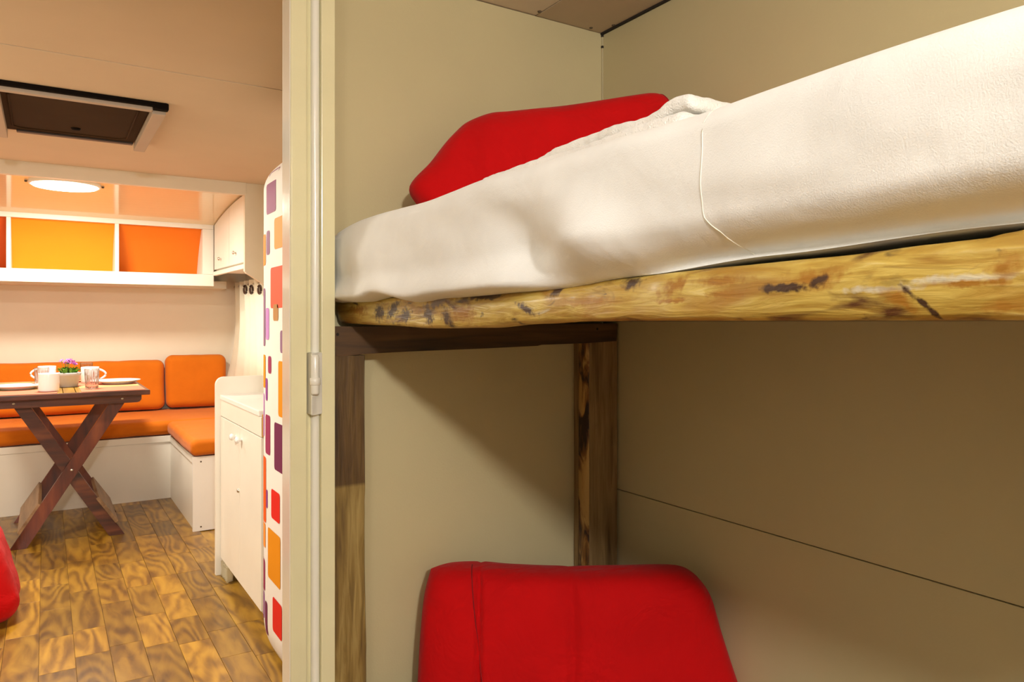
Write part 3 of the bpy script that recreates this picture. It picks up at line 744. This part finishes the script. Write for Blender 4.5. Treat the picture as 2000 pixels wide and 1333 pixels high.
# mats, plates, cups
def matmat():
    m = D.materials.new('woven_mat'); m.use_nodes = True; nt = m.node_tree; N = nt.nodes; L = nt.links
    b = N['Principled BSDF']; b.inputs['Roughness'].default_value = .8
    tc = N.new('ShaderNodeTexCoord'); sp_ = N.new('ShaderNodeSeparateXYZ'); L.new(tc.outputs['Object'], sp_.inputs[0])
    mu = N.new('ShaderNodeMath'); mu.operation = 'MULTIPLY'; mu.inputs[1].default_value = 1.9; L.new(sp_.outputs['Y'], mu.inputs[0])
    fr = N.new('ShaderNodeMath'); fr.operation = 'FRACT'; L.new(mu.outputs[0], fr.inputs[0])
    cr = N.new('ShaderNodeValToRGB'); cr.color_ramp.interpolation = 'CONSTANT'; e = cr.color_ramp.elements
    e[0].position = 0; e[0].color = (.62, .17, .09, 1); e[1].position = .9; e[1].color = (.62, .2, .1, 1)
    q = e.new(.66); q.color = (.42, .30, .10, 1); q = e.new(.78); q.color = (.62, .36, .16, 1)
    L.new(fr.outputs[0], cr.inputs[0]); L.new(cr.outputs[0], b.inputs['Base Color'])
    wv = N.new('ShaderNodeTexWave'); wv.inputs['Scale'].default_value = 160; L.new(tc.outputs['Object'], wv.inputs['Vector'])
    bp = N.new('ShaderNodeBump'); bp.inputs['Strength'].default_value = .3; bp.inputs['Distance'].default_value = .002
    L.new(wv.outputs['Color'], bp.inputs['Height']); L.new(bp.outputs[0], b.inputs['Normal']); return m
M_MAT = matmat()
TT = TZ+.0001
tag(link('place_mat', box(-.14, .14, -.44, .44, 0, .002, .0005, 1), M_MAT, None, False, (.285, 4.575, TT)), 'pink striped place mat under the right plate', 'place mat', 'place mats on the table')
tag(link('place_mat', box(-.135, .135, -.44, .44, 0, .002, .0005, 1), M_MAT, None, False, (-.09, 4.575, TT)), 'pink striped place mat under the left plate and mug', 'place mat', 'place mats on the table')
TM = TT+.0022
pm = lathe([(0, .004), (.06, .004), (.066, .002), (.070, .0), (.074, .002), (.078, .006), (.105, .016), (.111, .0185), (.1125, .021), (.110, .0215), (.100, .0185), (.076, .009), (.06, .0075), (0, .0075)], 48)
tag(link('plate', pm, M_CER, None, True, (.335, 4.60, TM)), 'white dinner plate at the right end of the table', 'plate', 'plates on the table')
tag(link('plate', pm, M_CER, None, True, (-.125, 4.48, TM)), 'white dinner plate cut off at the left picture edge', 'plate', 'plates on the table')
tag(link('bowl', lathe([(0, .003), (.035, .003), (.037, 0), (.04, .001), (.042, .006), (.062, .022), (.074, .043), (.0765, .045), (.073, .044), (.058, .024), (.038, .009), (0, .008)], 40), M_CER, None, True, (.112, 4.85, TZ)), 'white bowl half hidden behind the flower pot', 'bowl')
MUG = lathe([(0, .004), (.036, .004), (.038, 0), (.042, .001), (.0445, .005), (.0452, .012), (.0452, .085), (.0446, .088), (.043, .0885), (.0415, .087), (.0412, .02), (.038, .008), (0, .007)], 40)
hp = [(.043+.036*math.sin(math.pi*i/12)**.75, 0, .016+.058*i/12) for i in range(13)]
MUGH = tube(hp, .0058, 8)
def mug(label, x, y, z, rz):
    o = thing('mug', label, 'mug', (x, y, z), rz, 'white mugs on the table')
    link('mug_body', MUG, M_CER, o, True); link('handle', MUGH, M_CER, o, True)
mug('white mug at the front left of the table, nearest the edge', .011, 4.26, TM, math.radians(110))
mug('white mug at the back, half hidden behind the front left mug', .004, 4.965, TM, math.radians(170))
mug('white mug behind the clear tumbler near the right plate', .208, 4.745, TM, math.radians(10))
GL = [(0, 0), (.026, 0), (.029, .002), (.0295, .006), (.034, .098), (.0342, .100), (.0335, .1005), (.0328, .099), (.0285, .012), (.026, .009), (0, .009)]
GLM = lathe(GL, 24)
gp = []
def gfacet():
    bm = bmesh.new(); seg = 36; rings = []
    for r, z in GL:
        if r < 1e-6: rings.append([bm.verts.new((0, 0, z))]); continue
        rings.append([bm.verts.new(((r*(1-.03*(i % 2)) if z < .06 else r)*math.cos(2*math.pi*i/seg), (r*(1-.03*(i % 2)) if z < .06 else r)*math.sin(2*math.pi*i/seg), z)) for i in range(seg)])
    for A_, B_ in zip(rings, rings[1:]):
        for i in range(seg):
            j = (i+1) % seg
            if len(A_) == 1: bm.faces.new((A_[0], B_[i], B_[j]))
            elif len(B_) == 1: bm.faces.new((A_[i], A_[j], B_[0]))
            else: bm.faces.new((A_[i], A_[j], B_[j], B_[i]))
    return fin(bm)
GLM = gfacet()
for lab, x, y in (('clear tumbler at the front right of the flower pot', .197, 4.315), ('clear tumbler at the back right behind the flower pot', .200, 5.0), ('clear tumbler behind the front left mug', -.020, 4.56)):
    tag(link('tumbler', GLM, M_GLASS, None, False, (x, y, TM)), lab, 'glass', 'tumblers on the table')
# potted flowers
pp = thing('potted_flowers', 'grey pot of pink flowers in the middle of the table', 'plant', (.10, 4.53, TZ))
po = link('pot', lathe([(0, .003), (.038, .003), (.040, 0), (.043, .002), (.0525, .058), (.057, .060), (.0585, .064), (.0585, .074), (.056, .076), (.053, .074), (.050, .064), (0, .062)], 36), M_POT, pp, True)
link('soil', lathe([(0, .066), (.03, .068), (.05, .0645)], 20), M_DARK, po, True)
LFM = None
def leafmesh():
    bm = bmesh.new(); rows = []
    for i in range(6):
        t = i/5; wv = .007*math.sin(math.pi*min(1, t*.92+.06)); y = .034*t; z = .012*math.sin(t*2.2)
        rows.append([bm.verts.new((-wv, y, z+.002)), bm.verts.new((0, y, z)), bm.verts.new((wv, y, z+.002))])
    for A_, B_ in zip(rows, rows[1:]):
        for k_ in range(2): bm.faces.new((A_[k_], A_[k_+1], B_[k_+1], B_[k_]))
    bmesh.ops.solidify(bm, geom=bm.faces[:], thickness=.0008)
    return fin(bm)
LFM = leafmesh()
for i in range(46):
    a = random.random()*6.28; r = .036*math.sqrt(random.random())
    link('leaf', LFM, M_LEAF, pp, True, (r*math.cos(a), r*math.sin(a), .066+random.random()*.008), (math.radians(random.uniform(5, 62)), 0, a-math.pi/2+random.uniform(-.6, .6)))
def flowermesh():
    bm = bmesh.new()
    for k_ in range(5):
        a = 2*math.pi*k_/5; c_, s_ = math.cos(a), math.sin(a)
        pts = [(0, 0, 0), (.006, -.005, .002), (.012, -.003, .003), (.012, .003, .003), (.006, .005, .002)]
        bm.faces.new([bm.verts.new((x*c_-y*s_, x*s_+y*c_, z)) for x, y, z in pts])
    bmesh.ops.solidify(bm, geom=bm.faces[:], thickness=.0012)
    return fin(bm)
FLM = flowermesh()
for i in range(16):
    a = random.random()*6.28; r = .036*math.sqrt(random.random()); h = .118+random.random()*.024
    x, y = r*math.cos(a), r*math.sin(a)*.7
    st = link('flower', FLM, M_PETAL, pp, False, (x, y, h), (random.uniform(-1, 1.2), random.uniform(-.9, .9), a))
    if i % 2 == 0: link('stem', tube([(x*.4, y*.4, .068), (x*.8, y*.8, (.068+h)/2), (x, y, h)], .0011, 5), M_LEAF, pp, True)

# floor pillow at the left picture edge
def ffn(p, n):
    q = p+n*(.012*nz3(p.x*6, p.y*6, p.z*6)+.004*nz3(p.x*18, p.y*18, p.z*18))
    k_ = (p.z+.2)/.4
    q.x -= .11*max(0, k_)**1.6
    return q
fc = tag(link('floor_pillow', rbox(.49, .34, .38, .085, (24, 16, 18), 4, ffn), M_RED, None, True, (-.315, 3.36, .196)), 'big red pillow on the floor at the left picture edge', 'pillow')

# ================================================================= kitchen
kc = thing('kitchen_cabinet', 'white kitchen base cabinet with two tall doors', 'cabinet', (.95, 3.05, 0))
KX = .642
CH('carcass', box(KX+.018, 1.27, 2.70, 3.388, .075, .760, .001), M_WHITE, kc)
CH('toe_kick', box(KX+.05, 1.27, 2.70, 3.30, 0, .0745, .001), M_WHITE, kc)
CH('filler_strip', box(KX+.002, KX+.018, 2.66, 2.672, .695, .775, .001), mat('brown_edge', (.45, .22, .06, 1), .5), kc)
def doorm(y0, y1): return box(KX, KX+.017, y0, y1, .076, .690, .0015)
for y0, y1, kpx, kpy in ((3.020, 3.386, 455, 854), (2.676, 3.016, 466, 860)):
    d = CH('cabinet_door', doorm(y0, y1), M_WHITE, kc)
    p = atX(kpx, kpy, KX-.012)
    link('knob', lathe([(0, .026), (.009, .025), (.0135, .019), (.0125, .012), (.006, .008), (.006, 0)], 20), M_CER, d, True, (KX, p.y, p.z), (0, -math.pi/2, 0))
    if y0 > 3:
        lk = link('lock', lathe([(0, .008), (.006, .007), (.008, .004), (.008, 0)], 16), M_METAL, d, True, (KX, 3.030, .437), (0, -math.pi/2, 0))
CH('apron_board', box(KX, KX+.017, 2.674, 3.388, .694, .764, .0015), M_WHITE, kc)
# end board with a rounded top corner
R_ = .035; top = .862; xe = .622
pts = [(xe, 0), (xe, top-R_)]+[(xe+R_-R_*math.cos(a), top-R_+R_*math.sin(a)) for a in [math.pi/2*i/8 for i in range(1, 9)]]+[(1.27, top), (1.27, 0)]
CH('end_board', prism(pts, 'y', 3.390, 3.412, .0012), M_WHITE, kc)
# wrinkled cloth scrap stuffed under the end of the cabinet
bm = bmesh.new(); G = []
for j in range(7):
    row = []
    for i in range(31):
        u = i/30
        row.append(bm.verts.new((KX+.012+.016*math.sin(u*31)+.004*nz3(u*20, j, 1), 3.385-.13*u, .004+(.075-.012*abs(math.sin(u*14)))*j/6)))
    G.append(row)
for j in range(6):
    for i in range(30): bm.faces.new((G[j][i], G[j][i+1], G[j+1][i+1], G[j+1][i]))
bmesh.ops.solidify(bm, geom=bm.faces[:], thickness=.002)
tag(link('cloth_scrap', fin(bm), M_CURT, None, True), 'crumpled white cloth stuffed under the cabinet end', 'cloth')
tag(B('worktop', KX-.004, 1.27, 2.696, 3.389, .7645, .786, M_WHITE2, bev=.004), 'white worktop on the kitchen cabinet', 'worktop')

# fridge with bowed door and coloured stickers
FYC, FHW = 2.36, .33; FH = 1.645
def fx(y, z=.5):
    t = min(1, abs((y-FYC)/FHW))
    x = .80-.18*math.sqrt(max(0, 1-t**6))
    if z < .10: x += .025*((.10-z)/.10)**2
    if z > FH-.10: x += .06*((z-FH+.10)/.10)**2.2
    return x
fr = thing('refrigerator', 'white rounded refrigerator covered in coloured rounded squares', 'refrigerator', (.95, FYC, 0))
bm = bmesh.new(); G = []
ys = [FYC-FHW*math.cos(math.pi*i/60) for i in range(61)]
zs = [.012+.088*i/5 for i in range(6)]+[.1+(FH-.2)*i/30 for i in range(1, 31)]+[FH-.1+.1*i/8 for i in range(1, 9)]
for z in zs: G.append([bm.verts.new((fx(y, z), y, z)) for y in ys])
for A_, B_ in zip(G, G[1:]):
    for i in range(60): bm.faces.new((A_[i], A_[i+1], B_[i+1], B_[i]))
bk = [[bm.verts.new((.86, y, z)) for y in (ys[0], ys[-1])] for z in zs]
for j in range(len(zs)-1):
    bm.faces.new((G[j][0], G[j+1][0], bk[j+1][0], bk[j][0])); bm.faces.new((G[j][-1], bk[j][1], bk[j+1][1], G[j+1][-1]))
    bm.faces.new((bk[j][0], bk[j+1][0], bk[j+1][1], bk[j][1]))
bm.faces.new(G[-1]+[bk[-1][1], bk[-1][0]]); bm.faces.new(G[0][::-1]+[bk[0][0], bk[0][1]])
CH('fridge_door', fin(bm), M_FRIDGE, fr, smooth=True)
CH('fridge_body', rbox(.40, .66, 1.66, .03, (2, 2, 2), 3), M_FRIDGE, fr, smooth=True, loc=(1.062, FYC, .84))
CH('top_cap', prism([(.73, 2.06), (.70, 2.15), (.69, 2.36), (.70, 2.57), (.73, 2.66), (1.2, 2.66), (1.2, 2.06)], 'z', 1.646, 1.715, .012), M_FRAME, fr)
def fy(px):
    dx, dy = ray(px); r = dx/dy; best = None
    lo = None; y = 2.62
    while y > 2.05:
        if fx(y) <= r*y+1e-9:
            lo = y
        y -= .002
        if lo and fx(y) > r*y: return y
    return lo if lo else 2.6
def sticker(px0, px1, py0, py1, rgb):
    ya, yb = fy(max(px0, 516.2)), fy(min(px1, 556) if px1 < 557 else 556)
    if px0 < 516.2: ya = min(2.66, ya+.04)
    if px1 > 552: yb -= .05
    ym = (ya+yb)/2
    d = fx(ym)/ray((px0+min(px1, 553))/2)[0]
    z1, z0 = EYE+(HZ-py0)/F*d, EYE+(HZ-py1)/F*d
    stick_yz(yb, ya, z0, z1, rgb)
SM = {}
def stick_yz(y0, y1, z0, z1, rgb):
    y0, y1 = min(y0, y1), max(y0, y1)
    if y1-y0 < .012: y0 = y1-.012
    if rgb not in SM: SM[rgb] = mat('sticker_%d_%d_%d' % rgb, srgb(*rgb), .6, .02, 4, spec=.2)
    bm = bmesh.new(); W_, H_ = y1-y0, z1-z0; r = min(.012, W_*.4, H_*.4); n = 8; NA = 6
    ring = []
    for cx_, cz_, a0 in ((y1-r, z1-r, 0), (y0+r, z1-r, 90), (y0+r, z0+r, 180), (y1-r, z0+r, 270)):
        for i in range(NA): a = math.radians(a0+90*i/(NA-1)); ring.append((cx_+r*math.cos(a), cz_+r*math.sin(a)))
    # columns across the curve
    yl = sorted(set([round(p[0], 5) for p in ring]+[round(y0+W_*i/n, 5) for i in range(n+1)]))
    def zlim(y):
        if y < y0+r: dd = math.sqrt(max(0, r*r-(y0+r-y)**2))
        elif y > y1-r: dd = math.sqrt(max(0, r*r-(y-y1+r)**2))
        else: dd = r
        return z0+r-dd, z1-r+dd
    cols_ = []
    for y in yl:
        a, b_ = zlim(y)
        cols_.append([bm.verts.new((fx(y, zz)-.0011, y, zz)) for zz in (a, a+(b_-a)/3, a+(b_-a)*2/3, b_)])
    for A_, B_ in zip(cols_, cols_[1:]):
        for k_ in range(3): bm.faces.new((A_[k_], B_[k_], B_[k_+1], A_[k_+1]))
    bmesh.ops.remove_doubles(bm, verts=bm.verts[:], dist=1e-6)
    CH('sticker', fin(bm), SM[rgb], fr, smooth=True)
MAU, PEA, PUR, ORG, COR, BRN, LIL, AMB, MAR, PLU, RDO, RED_, VIO = (150, 100, 130), (235, 155, 85), (140, 105, 135), (235, 145, 60), (232, 95, 70), (175, 130, 80), (190, 135, 200), (220, 140, 15), (150, 50, 90), (108, 38, 78), (235, 90, 20), (215, 35, 25), (140, 70, 145)
for s in ((521, 539, 329, 416, MAU), (536, 560, 424, 485, PEA), (521, 527, 451, 498, PUR), (514, 519.5, 459, 519, ORG), (529, 560, 521, 602, COR),
          (534, 544, 594.5, 627, BRN), (513, 518.5, 564, 676, PUR), (519.5, 526, 602, 664, LIL), (547.5, 556, 646, 690, PUR), (514, 519, 693, 757, AMB),
          (524, 530, 696, 730, MAR), (544, 556, 706, 815, AMB), (519.3, 523, 739, 783, VIO), (513, 517, 768, 851, LIL), (519, 528, 811, 888, MAR),
          (536, 560, 828, 922, PLU), (513, 520, 891, 1018, RDO), (520.5, 523, 957, 993, VIO), (530, 547, 960, 1018, RED_), (523.5, 548, 1040, 1140, AMB),
          (514, 519, 1020, 1067, ORG), (513, 518, 1090, 1150, MAR), (513, 517, 1152, 1204, VIO), (518, 522.5, 1175, 1241, PLU), (533, 551, 1175, 1243, RED_)):
    sticker(*s)
# the same print goes on round the near side of the door, hidden by the casing from here
cols = [MAU, PEA, COR, AMB, PLU, RED_, LIL]
zz = .15
while zz < 1.5:
    h = random.uniform(.06, .15)
    stick_yz(2.06+random.random()*.02, 2.13+random.random()*.05, zz, zz+h, random.choice(cols)); zz += h+random.uniform(.05, .1)

# ================================================================= roof hatch
hz0 = CEIL-.002
ht = thing('roof_hatch', 'brown mesh roof hatch with pale side rails on the ceiling', 'roof hatch', (.1, 3.22, hz0))
CH('screen', box(-.50, .318, 2.90, 3.555, hz0-.012, hz0-.004, .002), M_HATCH, ht)
CH('far_edge', box(-.10, .315, 3.535, 3.565, hz0-.020, hz0, .002), mat('dark_brown_edge', (.035, .022, .015, 1), .5), ht)
CH('front_rail', box(-.50, .322, 2.906, 2.934, hz0-.028, hz0-.013, .003), M_HATCHF, ht)
CH('side_rail', box(.322, .366, 2.92, 3.60, hz0-.036, hz0, .003), M_HATCHF, ht)
CH('side_rail', box(-.175, -.131, 2.946, 3.62, hz0-.036, hz0, .003), M_HATCHF, ht)
CH('gasket', box(-.50, .366, 2.885, 2.905, hz0-.016, hz0, .003), M_BLACK, ht)
CH('corner_block', box(.322, .372, 2.887, 2.919, hz0-.024, hz0, .004), M_BLACK, ht)
inn = [(-.085, 2.98), (.26, 2.98), (.285, 3.0), (.285, 3.47), (.26, 3.495), (-.085, 3.495), (-.11, 3.47), (-.11, 3.0)]
CH('screen_bead', tube([(x, y, hz0-.0125) for x, y in inn], .004, 6, True), M_HATCH, ht, smooth=True)
CH('handle', lathe([(0, -.008), (.014, -.007), (.018, 0)], 20), M_BLACK, ht, smooth=True, loc=(.10, 3.40, hz0-.012))

# ================================================================= ceiling lamps
def lamp(label, x, y, z, r, power, col, glowst, domed=False):
    o = thing('ceiling_lamp', label, 'lamp', (x, y, z), 0, 'round ceiling lamps')
    link('diffuser', lathe([(r*.93, 0), (r*.93, -.014), (r*.88, -.022), (r*.6, -.026), (0, -.027)], 48), glow('lamp_glow', col, glowst), o, True)
    link('rim', lathe([(r, .004), (r, -.010), (r*.975, -.016), (r*.935, -.017), (r*.93, -.006)], 48), M_FRAMEW, o, True)
    for s in (-1, 1): link('screw', lathe([(0, -.012), (.006, -.010), (.007, 0)], 12), M_SCREW, o, True, (s*(r+.008), 0, 0))
    ld = D.lights.new('lamp_light', 'POINT' if domed else 'AREA')
    if domed: ld.shadow_soft_size = .06
    else: ld.shape = 'DISK'; ld.size = r*1.8
    ld.energy = power; ld.color = col
    l = D.objects.new('lamp_light', ld); COL.objects.link(l); l.parent = o; l.location = (0, 0, -.125 if domed else -.032)
lamp('glowing round lamp on the glossy panel above the shelf', .085, 4.52, arcz(4.52)+.002, .165, LAMP_FRONT, COL_MAIN, 9)
lamp('round lamp on the main ceiling, outside the view', -.52, 2.75, CEIL, .165, LAMP_MAIN, COL_MAIN, 9)
lamp('round lamp on the bunk room ceiling beside the viewer', -.21, .20, CEIL, .165, LAMP_BUNK, COL_BUNK, 9, True)
lamp('round lamp at the rear of the bunk room ceiling', -.21, -1.45, CEIL, .165, LAMP_REAR, COL_BUNK, 9, True)
